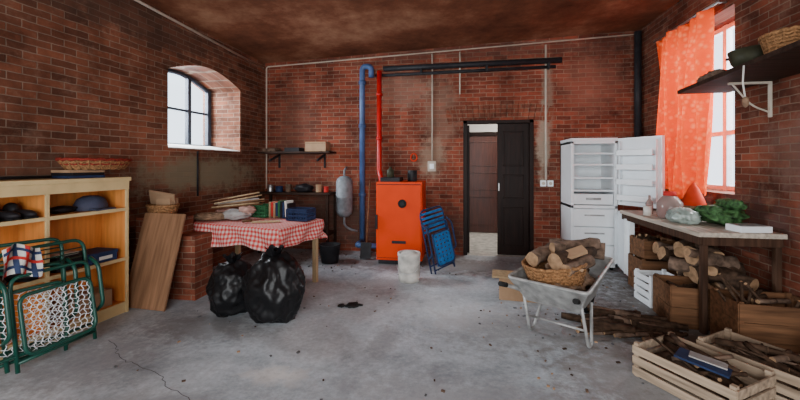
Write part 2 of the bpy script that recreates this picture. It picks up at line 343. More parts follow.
# door leafs
def leaf(b,x0,x1,y,z1,mat='woodd',t=.045):
    b.bb(x0,x1,y,y+t,0.01,z1,mat)
    for z0,zz in ((.15,.75),(.88,1.25),(1.38,z1-.12)):
        for (a0,a1,c0,c1) in ((x0+.08,x1-.08,z0,z0+.02),(x0+.08,x1-.08,zz-.02,zz),(x0+.08,x0+.10,z0,zz),(x1-.10,x1-.08,z0,zz)): b.bb(a0,a1,y-.012,y+.001,c0,c1,mat)
b=MB(); leaf(b,.575,1.04,YB+.06,2.04)
b.bb(.585,.60,YB+.03,YB+.06,1.0,1.12,'steel')
b.bb(.052,.11,YB-.01,YB+.12,0,2.088,'woodd'); b.bb(1.04,1.098,YB-.01,YB+.12,0,2.088,'woodd'); b.bb(.052,1.098,YB-.01,YB+.12,2.04,2.088,'woodd')
b.bb(.11,.15,YB+.12,YB+.58,.01,2.03,'woodd')
b.finish('door_1',bevel=.004)
M['hd']=wood('hall_door_wood',(.075,.020,.011),.4,.4,2)
b=MB(); leaf(b,.10,.88,7.82,2.0,'hd'); 
for (x0,x1) in ((.02,.10),(.88,.96)): b.bb(x0,x1,7.8,7.89,0,2.08,'woodd')
b.bb(.02,.96,7.8,7.89,2.0,2.08,'woodd'); b.cyl((.17,7.78,1.02),(.17,7.82,1.02),.025,'steel'); b.finish('door_2',bevel=.004)
b=MB()
for k in range(19):
    t=k/18-.5; b.box((.575+t*1.5,YB-.004,2.25-.35*t*t),(.068,.03,.24),'brickP',(0,t*.5,0))
b.finish('trim_2')
# crack
b=MB(); cp=[(-2.76,2.55),(-2.6,2.47),(-2.5,2.36),(-2.33,2.29),(-2.2,2.26),(-1.97,2.18),(-1.85,2.08),(-1.6,1.99),(-1.5,1.85)]
fine=[]
for k in range(len(cp)-1):
    for j in range(4):
        p=Vector(cp[k]).lerp(Vector(cp[k+1]),j/4); fine.append(p+Vector((R(-.015,.015),R(-.015,.015))))
for k in range(len(fine)-1):
    p,q=fine[k],fine[k+1]; n=Vector((-(q-p).y,(q-p).x)).normalized()*.0024
    b.face([(*(p-n),.001),(*(q-n),.001),(*(q+n),.001),(*(p+n),.001)],'grime')
o=b.finish('floor_crack'); o.parent=bpy.data.objects['floor']
b=MB(); random.seed(5)
for k in range(7): b.blob((R(-.08,.08),R(-.05,.05),.010),(R(.03,.06),R(.02,.045),.012),'blackm',.4,3,k,2,-.009)
b.finish('soot_spill',(-1.08,3.55,.0))
b=MB()
for k in range(300):
    if k<110: x,y=R(-2.6,0),R(4.6,5.7)
    elif k<230: x,y=R(.5,1.9),R(2.4,4.8)
    else: x,y=R(-2.6,1),R(2,4.5)
    r=R(.004,.011); b.box((x,y,r*.4),(r*R(1,3),r*1.5,r*.8),random.choice(['grime','bark','grime','card','bark2']),(0,0,R(0,3)))
b.finish('floor_debris')

# ------------------------------------------------------------ pipes / conduits
Y=YB-.07
b=MB(); b.tube(fillet([(-1.55,Y,.16),(-1.55,Y,2.98),(-1.40,Y,2.98),(-1.40,Y,2.80)],.08),.045,'blue',12)
b.tube(fillet([(-1.55,Y,.18),(-1.55,5.45,.18),(-1.175,5.45,.18)],.05),.04,'blue',12)
for z in (.9,2.0,2.7): b.cyl((-1.55,Y,z),(-1.55,Y,z+.05),.056,'blue')
b.finish('blue_heating_pipe')
b=MB(); b.tube(fillet([(-1.27,Y,2.90),(-1.27,Y,1.3),(-1.23,5.73,1.2),(-1.23,5.73,.9)],.08),.04,'red',12)
for z in (1.8,2.5): b.cyl((-1.27,Y,z),(-1.27,Y,z+.05),.05,'red')
b.finish('red_heating_pipe')
b=MB(); b.cyl((-1.20,Y,2.93),(1.48,Y,2.95),.042,'dpipe'); b.cyl((-1.34,Y+.02,2.83),(1.40,Y+.02,2.86),.024,'dpipe')
for x in (-.6,.4,1.3): b.box((x,YB-.05,2.90),(.03,.09,.14),'dpipe')
b.finish('overhead_pipe')
b=MB(); b.cyl((2.50,5.74,1.7),(2.50,5.74,3.3),.045,'dpipe'); b.cyl((2.50,5.74,1.7),(2.50,5.74,1.78),.06,'dpipe'); b.finish('corner_downpipe')
def cond(pts,name='electrical_conduit',r=.011,mat='conduit'): MB().tube(fillet(pts,.04),r,mat,8).finish(name)
cond([(-3.235,YB-.015,1.0),(-3.235,YB-.015,3.06),(2.5,YB-.015,3.29)])
cond([(-.43,YB-.015,1.47),(-.43,YB-.015,3.15)]); cond([(0.0,YB-.015,2.5),(0.0,YB-.015,3.16)])
cond([(1.27,YB-.018,1.18),(1.27,YB-.018,3.20)],r=.016)
cond([(-3.25,5.75,3.02),(-3.40,3.2,3.16),(-3.59,.2,3.26)],r=.016); cond([(-3.345,4.3,1.0),(-3.345,4.3,1.58)],mat='dpipe')
b=MB(); b.bb(-.50,-.37,YB-.05,YB,1.30,1.46,'conduit'); b.bb(-.47,-.40,YB-.06,YB-.05,1.34,1.42,'white'); b.finish('junction_box',bevel=.006)
b=MB(); b.bb(1.19,1.27,YB-.05,YB,1.08,1.17,'white'); b.bb(1.29,1.37,YB-.05,YB,1.08,1.17,'white'); b.cyl((1.23,YB-.055,1.125),(1.23,YB-.05,1.125),.025,'conduit'); b.cyl((1.33,YB-.055,1.125),(1.33,YB-.05,1.125),.025,'conduit'); b.finish('wall_socket',bevel=.005)
b=MB(); b.tube([(-.72+.05*math.cos(t*.6),YB-.03,1.52+.06*math.sin(t*.6)) for t in range(11)],.012,'orc',6,True); b.finish('cable_coil')
b=MB(); b.lathe([(0,0),(.07,.01),(.115,.05),(.13,.10),(.132,.30),(.136,.305),(.136,.325),(.132,.33),(.13,.55),(.115,.60),(.07,.64),(0,.65)],'tank',seg=28)
b.tube(fillet([(0,0,.02),(0,0,-.14),(.12,.0,-.20),(.20,.05,-.22)],.06),.018,'tank',10)
b.tube(fillet([(0,0,.64),(0,0,.74),(0,.12,.78)],.05),.016,'tank',10)
b.bb(-.02,.02,.12,.205,.28,.36,'dpipe'); b.bb(-.04,.04,.195,.21,.2,.45,'dpipe')
b.finish('expansion_tank',(-1.80,5.62,.58))

# ------------------------------------------------------------ boiler
b=MB(); b.bb(-.325,.325,0,.56,.06,1.16,'boiler'); b.bb(-.30,.30,.02,.54,0,.06,'dpipe')
b.bb(-.31,.31,-.02,0,.10,1.12,'boiler'); b.bb(-.28,.0,.05,.4,1.16,1.22,'dpipe')
b.bb(-.312,.312,-.004,.0,.09,1.13,'dpipe')
b.cyl((.05,-.035,.86),(.05,-.02,.86),.06,'blackm',seg=20); b.cyl((.05,-.045,.86),(.05,-.035,.86),.03,'dpipe',seg=20)
b.bb(-.33,-.30,-.05,-.02,.5,.7,'dpipe'); b.bb(-.1,.1,-.024,-.02,.30,.34,'dpipe')
b.cyl((.15,.3,1.16),(.15,.3,1.32),.07,'dpipe'); b.finish('boiler',(-.845,5.12,0),0,.01)
b=MB(); b.lathe([(0,0),(.05,0),(.055,.10),(.02,.13),(.02,.15),(0,.15)],'olive'); b.finish('oil_can',(-1.0,5.30,1.221))
b=MB(); b.lathe([(0,0),(.125,0),(.13,.05),(.135,.30),(.14,.31),(.14,.34),(.12,.34),(.115,.29),(0,.29)],'concrete',seg=24)
b.blob((.0,0,.31),(.11,.11,.05),'concrete',.2,3,3); b.tube([(.13*math.cos(t),.0-.13*math.sin(t)*.3-.13,.22-.1*math.sin(t)) for t in [k*math.pi/8 for k in range(9)]],.004,'steel',6); b.finish('plaster_bucket',(-.61,4.45,0))
# folding chairs
def foldchair(name,loc,rot,tube,web,w=.5,h=.85,grid=False,r=.011):
    b=MB()
    b.tube(fillet([(-w/2,0,.02),(-w/2,0,h),(w/2,0,h),(w/2,0,.02)],.09),r,tube,8)
    b.tube(fillet([(-w/2+.03,-.04,.0),(-w/2+.03,-.06,h*.78),(w/2-.03,-.06,h*.78),(w/2-.03,-.04,.0)],.07),r,tube,8)
    b.tube(fillet([(-w/2+.05,-.10,h*.12),(-w/2+.05,-.09,h*.62),(w/2-.05,-.09,h*.62),(w/2-.05,-.10,h*.12)],.07,True),r,tube,8,True)
    b.cyl((-w/2,0,.12),(w/2,0,.12),r*.9,tube,seg=8); b.cyl((-w/2+.03,-.045,.06),(w/2-.03,-.045,.06),r*.9,tube,seg=8)
    for sx in (-1,1):
        b.tube(fillet([(sx*(w/2+.02),-.02,h*.80),(sx*(w/2+.02),-.10,h*.72),(sx*(w/2+.02),-.10,h*.32),(sx*(w/2+.02),-.02,h*.26)],.05),r*1.1,tube,8)
    if grid:
        n=10
        for k in range(n+1):
            x=-w/2+.07+(w-.14)*k/n; b.tube([(x+.009*(-1)**j,-.09,h*.14+(h*.46)*j/12) for j in range(13)],.0025,'white',5)
        for k in range(11): z=h*.15+h*.45*k/10; b.tube([(-w/2+.05+(w-.1)*j/12,-.088,z+.008*(-1)**j) for j in range(13)],.0025,'white',5)
        for k in range(3): z=h*.83+k*.035; b.cyl((-w/2,0,z),(w/2,0,z),.005,tube,seg=6)
    else:
        for k in range(8): z=h*.15+h*.45*k/7; b.box((0,-.09,z),(w-.10,.006,.036),web)
        for k in range(5): x=-w/2+.08+(w-.16)*k/4; b.box((x,-.094,h*.37),(.038,.005,h*.48),web)
        for k in range(5): z=h*.66+h*.28*k/4; b.box((0,.0,z),(w-.01,.006,.032),web)
    return b.finish(name,loc,rot=rot)
foldchair('folding_camp_chair',(-.22,4.93,0),(math.radians(-9),math.radians(-7),math.radians(52)),'blued','bluep',.44,.84)
foldchair('green_folding_chair',(-2.92,2.27,0.012),(math.radians(-9),0,math.radians(86.4)),'green','white',.56,.80,True,.013)
foldchair('green_folding_chair',(-2.99,2.10,0.012),(math.radians(-7),math.radians(2),math.radians(84)),'green','white',.56,.84,True,.013)
b=MB(); random.seed(3)
def fl(u,v): return (-.0+.02*math.sin(u*12+v*3),-.11+.22*u,.12-.20*v+.03*math.sin(u*5))
b.surf(fl,14,10,'paper')
for k in range(4): b.surf(lambda u,v:(Vector(fl(.06+.24*k+.10*u,v))+Vector((.004,0,0))),3,10,('redc','blued')[k%2])
for k in range(3): b.surf(lambda u,v:(Vector(fl(u,.12+.3*k+.10*v))+Vector((.006,0,0))),14,2,('blued','redc')[k%2])
b.finish('plaid_cloth',(-2.95,2.08,.72),TH)

# ------------------------------------------------------------ bookcase
BO=Vector((-3.43,3.1,0))
def bc(x,y,z): c,s=math.cos(TH),math.sin(TH); return (BO.x+x*c-y*s,BO.y+x*s+y*c,z)
b=MB(); D=.30; H=1.25
for y in (0,-.66,-1.32): b.bb(0,D,y-.025,y,0,H,'cream')
b.bb(0,.012,-1.34,0,.05,H,'pine'); b.bb(-.0,D+.02,-1.37,.01,H,H+.035,'cream'); b.bb(0,D-.01,-1.34,0,0,.08,'cream')
for z in (.08,.50,.97): b.bb(.0,D-.005,-1.34,0,z,z+.022,'pine'); b.bb(D-.012,D+.002,-1.34,0,z-.004,z+.026,'cream')
for y0,y1 in ((-.025,-.028),(-.66,-.657),(-.685,-.688)): b.bb(.012,D-.015,y0,y1,.1,H,'pine')
b.bb(D-.005,D+.006,-1.345,0.0,1.17,H,'cream')
b.finish('bookcase',BO,TH,.003)
def shoe(loc,rz,mat='leather'):
    b=MB(); b.blob((0,.05,.035),(.045,.12,.035),mat,.05,2,1,3,-.033); b.blob((0,-.05,.06),(.04,.06,.06),mat,.05,2,2,3,-.055); b.box((0,.02,.008),(.075,.25,.014),'blackm'); b.finish('shoe',loc,rz)
for i,(yy,z) in enumerate([(-.78,.994),(-.90,.994),(-1.03,.994),(-1.16,.994),(-.80,.524),(-.95,.524)]): shoe(bc(.15,yy,z),math.radians(-80+R(-15,15)))
b=MB(); b.lathe([(.0,.13),(.05,.125),(.09,.10),(.11,.05),(.115,0)],'pad',sy=1.2); b.box((.11,0,.012),(.12,.18,.012),'pad',(0,.1,0)); b.finish('cap',bc(.13,-.22,.995))
b=MB(); b.blob((0,0,.03),(.07,.12,.03),'leather',.2,2,5,3,-.029); b.finish('glove',bc(.13,-.46,.993))
b=MB(); b.bb(-.12,.12,-.13,.11,0,.09,'blued'); b.bb(-.125,.125,-.135,.115,.065,.095,'blued'); b.box((.126,0,.04),(.002,.12,.03),'paper'); b.finish('shoebox',bc(.15,-.20,.523),TH,.003)
b=MB(); b.bb(-.1,.1,-.10,.10,0,.12,'leather'); b.bb(-.08,.08,-.09,.09,.12,.14,'paper'); b.finish('toolbox',bc(.15,-.48,.523),TH,.006)
b=MB(); b.bb(-.11,.11,-.2,.18,0,.15,'card'); b.bb(-.11,.11,-.01,.01,.15,.152,'paper'); b.finish('cardboard_box',bc(.14,-.30,.104),TH,.003)
b=MB(); b.blob((0,0,.06),(.1,.14,.06),'cloth',.3,2,4,3,-.058); b.finish('folded_clothes',bc(.14,-1.0,.104))
b=MB()
for k in range(3): b.box((0,0,.012+k*.024),(.2,.3,.022),('blued','leather','card')[k],(0,0,R(-.1,.1)))
b.finish('magazine_stack',bc(.14,-.33,1.286),0,.002)
def basket(name,loc,rx,ry,h,mat='wicker',rim='wickerr',rz=0,rot=None):
    b=MB()
    for k in range(7):
        t=k/6; s=.8+.2*t; n=40
        b.tube([(rx*s*math.cos(2*math.pi*j/n),ry*s*math.sin(2*math.pi*j/n),.008+h*t+.004*(-1)**j) for j in range(n)],.009 if k<6 else .014,mat if k not in (3,6) else rim,6,True)
    for j in range(20):
        a=2*math.pi*j/20; b.cyl((rx*.8*math.cos(a),ry*.8*math.sin(a),0.002),(rx*math.cos(a),ry*math.sin(a),h),.006,mat,seg=5)
    b.lathe([(0,.006),(.8,.006)],mat,sx=rx,sy=ry,seg=30); b.lathe([(.8,.004),(.98,h)],mat,sx=rx,sy=ry,seg=30)
    return b.finish(name,loc,rz,rot=rot)
basket('wicker_basket',bc(.17,-.20,1.36),.17,.30,.08,rz=TH)
b=MB(); b.cyl((0,-.45,.01),(0,.42,.01),.012,'dpipe'); b.cyl((0,-.45,.01),(0,-.6,.01),.018,'blackm'); b.finish('iron_rod',bc(.12,-.95,1.292),TH)

# ------------------------------------------------------------ brick pier, board, table
b=MB(); b.bb(-.36,.34,0,.28,0,.66,'brickP'); b.bb(-.36,.10,0,.28,.66,.84,'brickP'); b.finish('brick_pier',(-3.04,3.43,0))
b=MB(); b.box((0,0,.465),(.50,.022,.93),'ply'); b.box((-.20,.025,.465),(.04,.02,.85),'ply'); b.box((.20,.025,.465),(.04,.02,.85),'ply'); b.finish('plywood_board',(-3.03,3.14,0.004),rot=(math.radians(-16),0,math.radians(-4)),bevel=.003)
b=MB(); TW,TD,TZ=1.34,.78,.745
b.box((0,0,TZ-.015),(TW-.02,TD-.02,.028),'woodl')
for sx in (-1,1):
    for sy in (-1,1): b.box((sx*(TW/2-.06),sy*(TD/2-.06),(TZ-.03)/2),(.05,.05,TZ-.03),'woodl')
b.box((0,-(TD/2-.06),TZ-.09),(TW-.14,.02,.09),'woodl'); b.box((0,(TD/2-.06),TZ-.09),(TW-.14,.02,.09),'woodl')
for sx in (-1,1): b.box((sx*(TW/2-.06),0,TZ-.09),(.02,TD-.14,.09),'woodl')
ov=.22
def cl(u,v):
    x=(u-.5)*(TW+2*ov); y=(v-.5)*(TD+2*ov); hx=TW/2; hy=TD/2
    dx=max(0,abs(x)-hx); dy=max(0,abs(y)-hy); d=math.hypot(dx,dy)*(1 if not(dx and dy) else .95)
    wv=.018*math.sin((x+y)*19)*min(1,d/.1); fl=.08*d
    X=max(-hx,min(hx,x))+(math.copysign(fl+.006+wv,x) if dx else 0); Yy=max(-hy,min(hy,y))+(math.copysign(fl+.006+wv,y) if dy else 0)
    return (X,Yy,TZ+.004-d+.003*noise.noise(Vector((x*6,y*6,0)))+ (.025*math.sin(x*8)*(d/ov)))
b.surf(cl,90,70,'gingham',uvs=(TW+2*ov,TD+2*ov))
TL=Vector((-2.38,4.03,0)); TR=math.radians(-13)
b.finish('table',TL,TR)
def tp(x,y,z=0): c,s=math.cos(TR),math.sin(TR); return (TL.x+x*c-y*s,TL.y+x*s+y*c,TZ+.010+z)
b=MB(); b.blob((0,0,.055),(.17,.14,.06),'cloth',.35,2,9,4,-.053); b.blob((.1,.05,.10),(.1,.1,.05),'clothp',.3,2,3,3); b.finish('folded_blanket',tp(-.24,-.04))
b=MB(); b.blob((0,0,.04),(.20,.12,.045),'jute',.35,3,12,4,-.038); b.finish('canvas_bag',tp(-.48,-.20),.3)
def pcrate(name,loc,rz,l,w,h,mat='lime'):
    b=MB(); t=.008
    b.bb(-l/2,l/2,-w/2,w/2,0,t,mat)
    for z in (0,h*.35,h*.7,h-.015):
        for sy in (-1,1): b.box((0,sy*w/2,z+.012),(l,t,.02),mat)
        for sx in (-1,1): b.box((sx*l/2,0,z+.012),(t,w,.02),mat)
    n=8
    for k in range(n+1):
        for sy in (-1,1): b.box((-l/2+l*k/n,sy*w/2,h/2),(.012,t,h),mat)
    for k in range(6):
        for sx in (-1,1): b.box((sx*l/2,-w/2+w*k/5,h/2),(t,.012,h),mat)
    return b.finish(name,loc,rz)
pcrate('plastic_crate',tp(-.16,.26),TR,.32,.20,.14); pcrate('plastic_crate',tp(.50,.20),TR+.1,.26,.20,.13,'blued')
b=MB()
for k in range(9): b.box((-.16+k*.035,0,.09+R(-.015,.02)),(.028,.13,.18+R(-.02,.02)),random.choice(['paper','redc','lime','card','blued','leather']),(0,R(-.06,.06),0))
b.finish('book_row',tp(.18,.28,.005),TR,.002)
b=MB(); b.bb(-.15,.15,-.03,.03,0,.015,'woodl'); b.cyl((-.15,0,.02),(-.25,0,.02),.015,'woodr'); b.finish('hand_saw',tp(.25,-.10),.4)
basket('bread_basket',(-3.20,3.57,.842),.16,.13,.11,'wicker','wicker',0)
b=MB(); b.box((0,0,.10),(.26,.02,.18),'card',(.6,.2,.3)); b.box((.02,.04,.05),(.17,.12,.11),'card'); b.finish('opened_cardboard_box',(-3.20,3.57,.93))
b=MB(); b.blob((0,0,.05),(.15,.12,.05),'clothp',.4,2,6,4,-.048); b.finish('cloth_bundle',tp(-.52,.10))
b=MB()
for k in range(9): b.cyl((R(-.36,-.24),R(-.08,.08),.01+k*.010),(R(.2,.36),R(-.1,.1),.05+k*.018),.008,random.choice(['woodl','card','woodr','cloth']),seg=8)
b.finish('wooden_slats',tp(-.28,.02,.12),.4)

# bin bags
def bag(loc,rx,ry,h,seed,rz=0):
    b=MB(); b.blob((0,0,h*.42),(rx,ry,h*.46),'black',.20,1.6,seed,5,-h*.415,True)
    def neck(u,v):
        a=2*math.pi*u; rr=.028+(.16*max(0,.4-v)+.085*max(0,v-.4))*(1+.25*math.sin(a*7+seed))
        return (rr*math.cos(a),rr*math.sin(a)*.9,h*.78+h*.20*v+(.018*math.sin(a*5+seed) if v>.6 else 0))
    b.surf(neck,48,8,'black',True)
    b.tube([(.032*math.cos(2*math.pi*j/12),.03*math.sin(2*math.pi*j/12),h*.86) for j in range(12)],.007,'blackm',6,True); return b.finish(name='bin_bag',loc=loc,rz=rz)
bag((-1.66,3.12,.006),.25,.22,.66,3); bag((-2.12,3.20,.006),.20,.19,.55,8,1)

# back wall shelves and clutter
b=MB(); b.bb(-3.2,-2.0,5.48,5.83,1.585,1.615,'shelfd'); 
for x in (-3.0,-2.2): b.box((x,5.66,1.52),(.03,.34,.03),'dpipe',(.3,0,0)); b.bb(x-.015,x+.015,5.81,5.835,1.35,1.58,'dpipe')
b.finish('wall_shelf',bevel=.003)
b=MB(); b.bb(-3.2,-1.98,5.42,5.83,.935,.965,'shelfd')
for x in (-3.15,-2.02): b.bb(x-.02,x+.02,5.44,5.48,0,.935,'shelfd'); b.bb(x-.02,x+.02,5.79,5.83,0,.935,'shelfd')
b.bb(-3.2,-2.0,5.44,5.82,.30,.33,'shelfd'); b.finish('storage_rack',bevel=.003)
def smallbox(name,loc,sz,mat,rz=0):
    b=MB(); x,y,z=sz; b.bb(-x/2,x/2,-y/2,y/2,0,z,mat); b.bb(-x/2-.003,x/2+.003,-.02,.02,z*.3,z+.002,mat); b.bb(-x/2,x/2,-y/2-.002,-y/2+.002,z*.82,z*.84,'blackm'); b.finish(name,loc,rz,.003)
smallbox('carton',(-2.25,5.65,1.617),(.34,.22,.15),'card'); smallbox('carton',(-2.65,5.65,1.617),(.25,.2,.06),'leather')
smallbox('carton',(-3.05,5.65,1.617),(.22,.2,.05),'bark2')
def can(loc,r,h,mat):
    b=MB(); b.lathe([(0,0),(r,0),(r,.01),(r*.96,.015),(r*.96,h-.015),(r,h-.01),(r,h),(r*.8,h),(r*.8,h-.008),(0,h-.008)],mat); b.finish('paint_can',loc)
for x,r,h,m in ((-3.05,.05,.11,'steel'),(-2.9,.06,.09,'blued'),(-2.74,.045,.12,'bark2'),(-2.22,.05,.12,'card'),(-2.1,.04,.09,'redc')): can((x,5.62,.967),r,h,m)
for x,r,h,m in ((-3.0,.09,.2,'steel'),(-2.7,.1,.22,'concrete'),(-2.3,.1,.2,'olive')): can((x,5.62,.332),r,h,m)
b=MB(); b.blob((0,0,.06),(.16,.1,.07),'leather',.35,2,4,3,-.058); b.finish('work_boots',(-2.48,5.62,.968))
b=MB(); b.lathe([(0,0),(.12,0),(.15,.25),(.155,.26),(.14,.26),(.11,.02),(0,.02)],'dpipe'); b.finish('bucket',(-1.85,5.10,0))
b=MB(); b.cyl((0,0,.0),(0,.26,1.15),.012,'woodr',seg=8); b.box((0,-.005,.12),(.16,.02,.24),'dpipe',(-.23,0,0)); b.finish('shovel',(-1.38,5.34,.01))

# ------------------------------------------------------------ fridge
b=MB(); w=.58; d=.54; h=1.72; t=.035
b.bb(0,w,d-.04,d,.04,h,'white'); b.bb(0,t,0,d,.04,h,'white'); b.bb(w-t,w,0,d,.04,h,'white'); b.bb(0,w,0,d,h-t,h,'white'); b.bb(0,w,0,d,.04,.09,'white'); b.bb(0,w,0,d,.82,.86,'white')
for x in (.06,w-.06):
    for y in (.05,d-.05): b.cyl((x,y,0),(x,y,.04),.02,'blackm')
b.bb(0,w,-.01,d,h,h+.04,'white')
for z in (1.05,1.22,1.40,1.55):
    b.bb(t,w-t,.06,d-.05,z,z+.006,'whitein'); b.bb(t,w-t,.05,.065,z-.008,z+.016,'white')
b.bb(t+.01,w-t-.01,.03,d-.06,.87,1.01,'white'); b.bb(t+.16,w-t-.16,.024,.032,.93,.96,'galv')
for z0 in (.10,.34,.58):
    b.bb(t+.002,w-t-.002,.006,d-.06,z0,z0+.232,'whitein'); b.bb(t+.004,w-t-.004,-.008,.006,z0,z0+.222,'white'); b.bb(t+.13,w-t-.13,-.014,-.008,z0+.14,z0+.16,'galv')
def fdoor(th,z0,z1,racks):
    c,s=math.cos(th),math.sin(th); H=Vector((w,-.01,0)); dx=Vector((c,s,0)); n=Vector((-s,c,0))
    def bx(a0,a1,n0,n1,q0,q1,mat):
        ce=H+dx*(a0+a1)/2+n*(n0+n1)/2+Vector((0,0,(q0+q1)/2)); b.box(ce,(a1-a0,abs(n1-n0),q1-q0),mat,(0,0,th))
    W=.56; bx(0,W,.0,.05,z0,z1,'white')
    bx(.02,W-.02,-.012,0.0,z0+.02,z1-.02,'whitein')
    bx(.04,.06,-.05,-.01,z0+.04,z1-.04,'whitein'); bx(W-.06,W-.04,-.05,-.01,z0+.04,z1-.04,'whitein')
    for q in racks:
        bx(.05,W-.05,-.10,-.01,q,q+.008,'whitein'); bx(.05,W-.05,-.105,-.095,q,q+.07,'white')
fdoor(math.radians(-58),.88,h+.03,(.95,1.15,1.34,1.52)); fdoor(math.radians(-99),.07,.80,())
b.finish('refrigerator',(1.475,5.28,0),0,.005)
# ------------------------------------------------------------ workbench
b=MB(); b.bb(1.93,2.56,3.38,4.90,.81,.85,'bench'); b.bb(1.95,1.97,3.4,4.9,.74,.81,'benchleg'); b.bb(1.97,2.54,3.39,3.41,.74,.81,'benchleg')
for x in (2.0,2.53): b.bb(x-.022,x+.022,3.42,3.465,0,.81,'benchleg')
for y in (4.2,4.86): b.bb(2.50,2.55,y-.03,y+.03,0,.81,'benchleg')
b.bb(2.0,2.04,4.82,4.86,0,.81,'benchleg')
b.finish('workbench',bevel=.004)
b=MB(); b.lathe([(0,0),(.10,0),(.115,.03),(.115,.16),(.07,.22),(.05,.235)],'jar'); b.lathe([(.0,.275),(.055,.275),(.06,.235),(.0,.235)],'redc'); b.lathe([(0,.01),(.105,.01),(.105,.11),(0,.11)],'redc'); b.finish('demijohn_jar',(2.14,4.22,.851))
b=MB(); b.lathe([(.11,0),(.09,.06),(.04,.18),(.0,.24)],'orc'); b.finish('felt_hat',(2.36,4.22,.99))
b=MB(); b.bb(-.11,.11,-.11,.11,0,.135,'card'); b.bb(-.11,.11,-.01,.01,.135,.137,'paper'); b.finish('small_carton',(2.38,4.22,.851))
b=MB(); b.blob((0,0,.09),(.15,.21,.09),'greenbag',.35,2,3,4,-.088,False); b.blob((.03,-.10,.20),(.04,.18,.05),'greenbag',.3,3,5,3); b.finish('shopping_bag',(2.36,3.84,.851))
b=MB(); b.blob((0,0,.06),(.10,.14,.07),'clearbag',.4,3,8,4,-.058,True); b.finish('plastic_bag',(2.09,3.90,.851))
b=MB(); b.bb(-.12,.12,-.08,.08,0,.05,'white'); b.bb(-.11,.11,-.07,.07,.05,.055,'galv'); b.finish('plastic_tray',(2.36,3.49,.851),.1,.006)
b=MB(); b.lathe([(0,0),(.035,0),(.037,.12),(.012,.17),(.012,.21),(0,.21)],'jar'); b.finish('glass_bottle',(2.1,4.55,.851))
b=MB(); b.lathe([(0,0),(.04,0),(.04,.1),(0,.1)],'paper'); b.finish('tin_mug',(2.02,4.42,.851))
# high shelf
b=MB(); b.prism([(2.12,4.05),(2.57,4.05),(2.57,1.9),(1.90,1.9)],2.10,2.135,'shelfd')
for y in (3.55,2.5):
    b.bb(2.25,2.56,y-.010,y+.010,2.08,2.10,'conduit'); b.bb(2.55,2.57,y-.012,y+.012,1.80,2.10,'conduit')
    b.tube(fillet([(2.56,y,1.84),(2.42,y,1.90),(2.28,y,2.085)],.1),.008,'conduit',6)
b.finish('bracket_shelf',bevel=.003)
b=MB(); b.lathe([(0,0),(.10,0),(.14,.06),(.16,.15),(.15,.15),(.1,.01),(0,.01)],'olive'); b.tube([(.0,.15,.13),(0,.30,.16)],.012,'dpipe',6); b.finish('enamel_pot',(2.24,3.25,2.136))
b=MB(); b.blob((0,0,.05),(.10,.17,.06),'bark2',.35,3,5,4,-.048); b.finish('rolled_sack',(2.28,3.76,2.136))
basket('round_basket',(2.20,2.86,2.136),.16,.16,.13,'wicker','wicker')
b=MB(); b.tube([(0,0,.0),(0,0.01,-.12),(.01,.0,-.24)],.006,'paper',6); b.blob((.01,0,-.26),(.02,.02,.04),'jute',.2,2,1,2); b.finish('hanging_rope',(2.0,3.0,2.11))

# ------------------------------------------------------------ wheelbarrow
b=MB()
top=[(-.30,-.42,.50),(.30,-.42,.50),(.26,.44,.58),(-.26,.44,.58)]; bot=[(-.20,-.28,.30),(.20,-.28,.30),(.17,.24,.30),(-.17,.24,.30)]
for k in range(4): 
    b.face([bot[k],bot[(k+1)%4],top[(k+1)%4],top[k]],'galv'); 
b.face(bot,'galv'); b.tube(fillet(top,.05,True),.014,'galv',8,True)
for s in (-1,1):
    b.tube(fillet([(s*.27,-.58,.49),(s*.24,-.42,.43),(s*.17,-.1,.285),(s*.07,.55,.19)],.1),.015,'galv',8)
    b.cyl((s*.272,-.60,.495),(s*.262,-.52,.468),.019,'blackm')
    b.tube(fillet([(s*.19,.05,.29),(s*.23,-.08,.012),(s*.23,-.16,.012),(s*.22,-.30,.36)],.06),.012,'galv',8)
b.cyl((-.225,-.2,.15),(.225,-.2,.15),.009,'galv',seg=8)
n=24; b.tube([(0,.60+.15*math.cos(2*math.pi*j/n),.18+.15*math.sin(2*math.pi*j/n)) for j in range(n)],.032,'blackm',10,True)
b.cyl((-.08,.60,.18),(.08,.60,.18),.02,'steel'); b.cyl((-.015,.60,.18),(.015,.60,.18),.12,'galv')
WL=Vector((.86,3.26,0)); WR=math.radians(-33.5); b.finish('wheelbarrow',WL,WR,fix=False)
def wp(x,y,z): c,s=math.cos(WR),math.sin(WR); return (WL.x+x*c-y*s,WL.y+x*s+y*c,z)
random.seed(21)
basket('log_basket',wp(-.03,-.10,.43),.24,.27,.17,'wicker','wicker',rot=(.06,-.08,WR))
b=MB(); b.blob((.0,.0,.45),(.20,.30,.12),'jute',.3,2.5,4,4,-.13)
b.log((-.20,.26,.64),(.22,.36,.66),.075,'bark2',1); b.log((-.18,-.22,.63),(-.10,.20,.67),.055,'bark2',2); b.log((.02,-.25,.64),(.14,.20,.68),.06,'bark',6); b.log((-.08,-.05,.70),(.18,.26,.73),.05,'bark2',9)
b.log((.10,-.28,.60),(.20,.0,.64),.045,'bark2',12)
for k in range(8):
    a=R(0,3.1); c=Vector((R(-.14,.16),R(-.2,.25),R(.60,.70))); b.box(c,(R(.12,.22),R(.05,.09),R(.02,.035)),random.choice(['bark','bark2','card']),(R(-.4,.4),R(-.4,.4),a))
b.finish('firewood_load',WL,WR)
b=MB(); b.bb(-.28,.28,-.005,.0,0,.22,'card'); b.bb(-.28,.28,.0,.28,.0,.01,'card'); b.bb(-.28,.28,.28,.285,0,.22,'card'); b.bb(-.28,-.275,0,.28,0,.22,'card'); b.bb(.275,.28,0,.28,0,.22,'card')
b.box((-.02,.13,.23),(.66,.30,.012),'woodl',(-.03,0,0)); b.finish('flattened_carton',(.68,3.94,0),-.1)

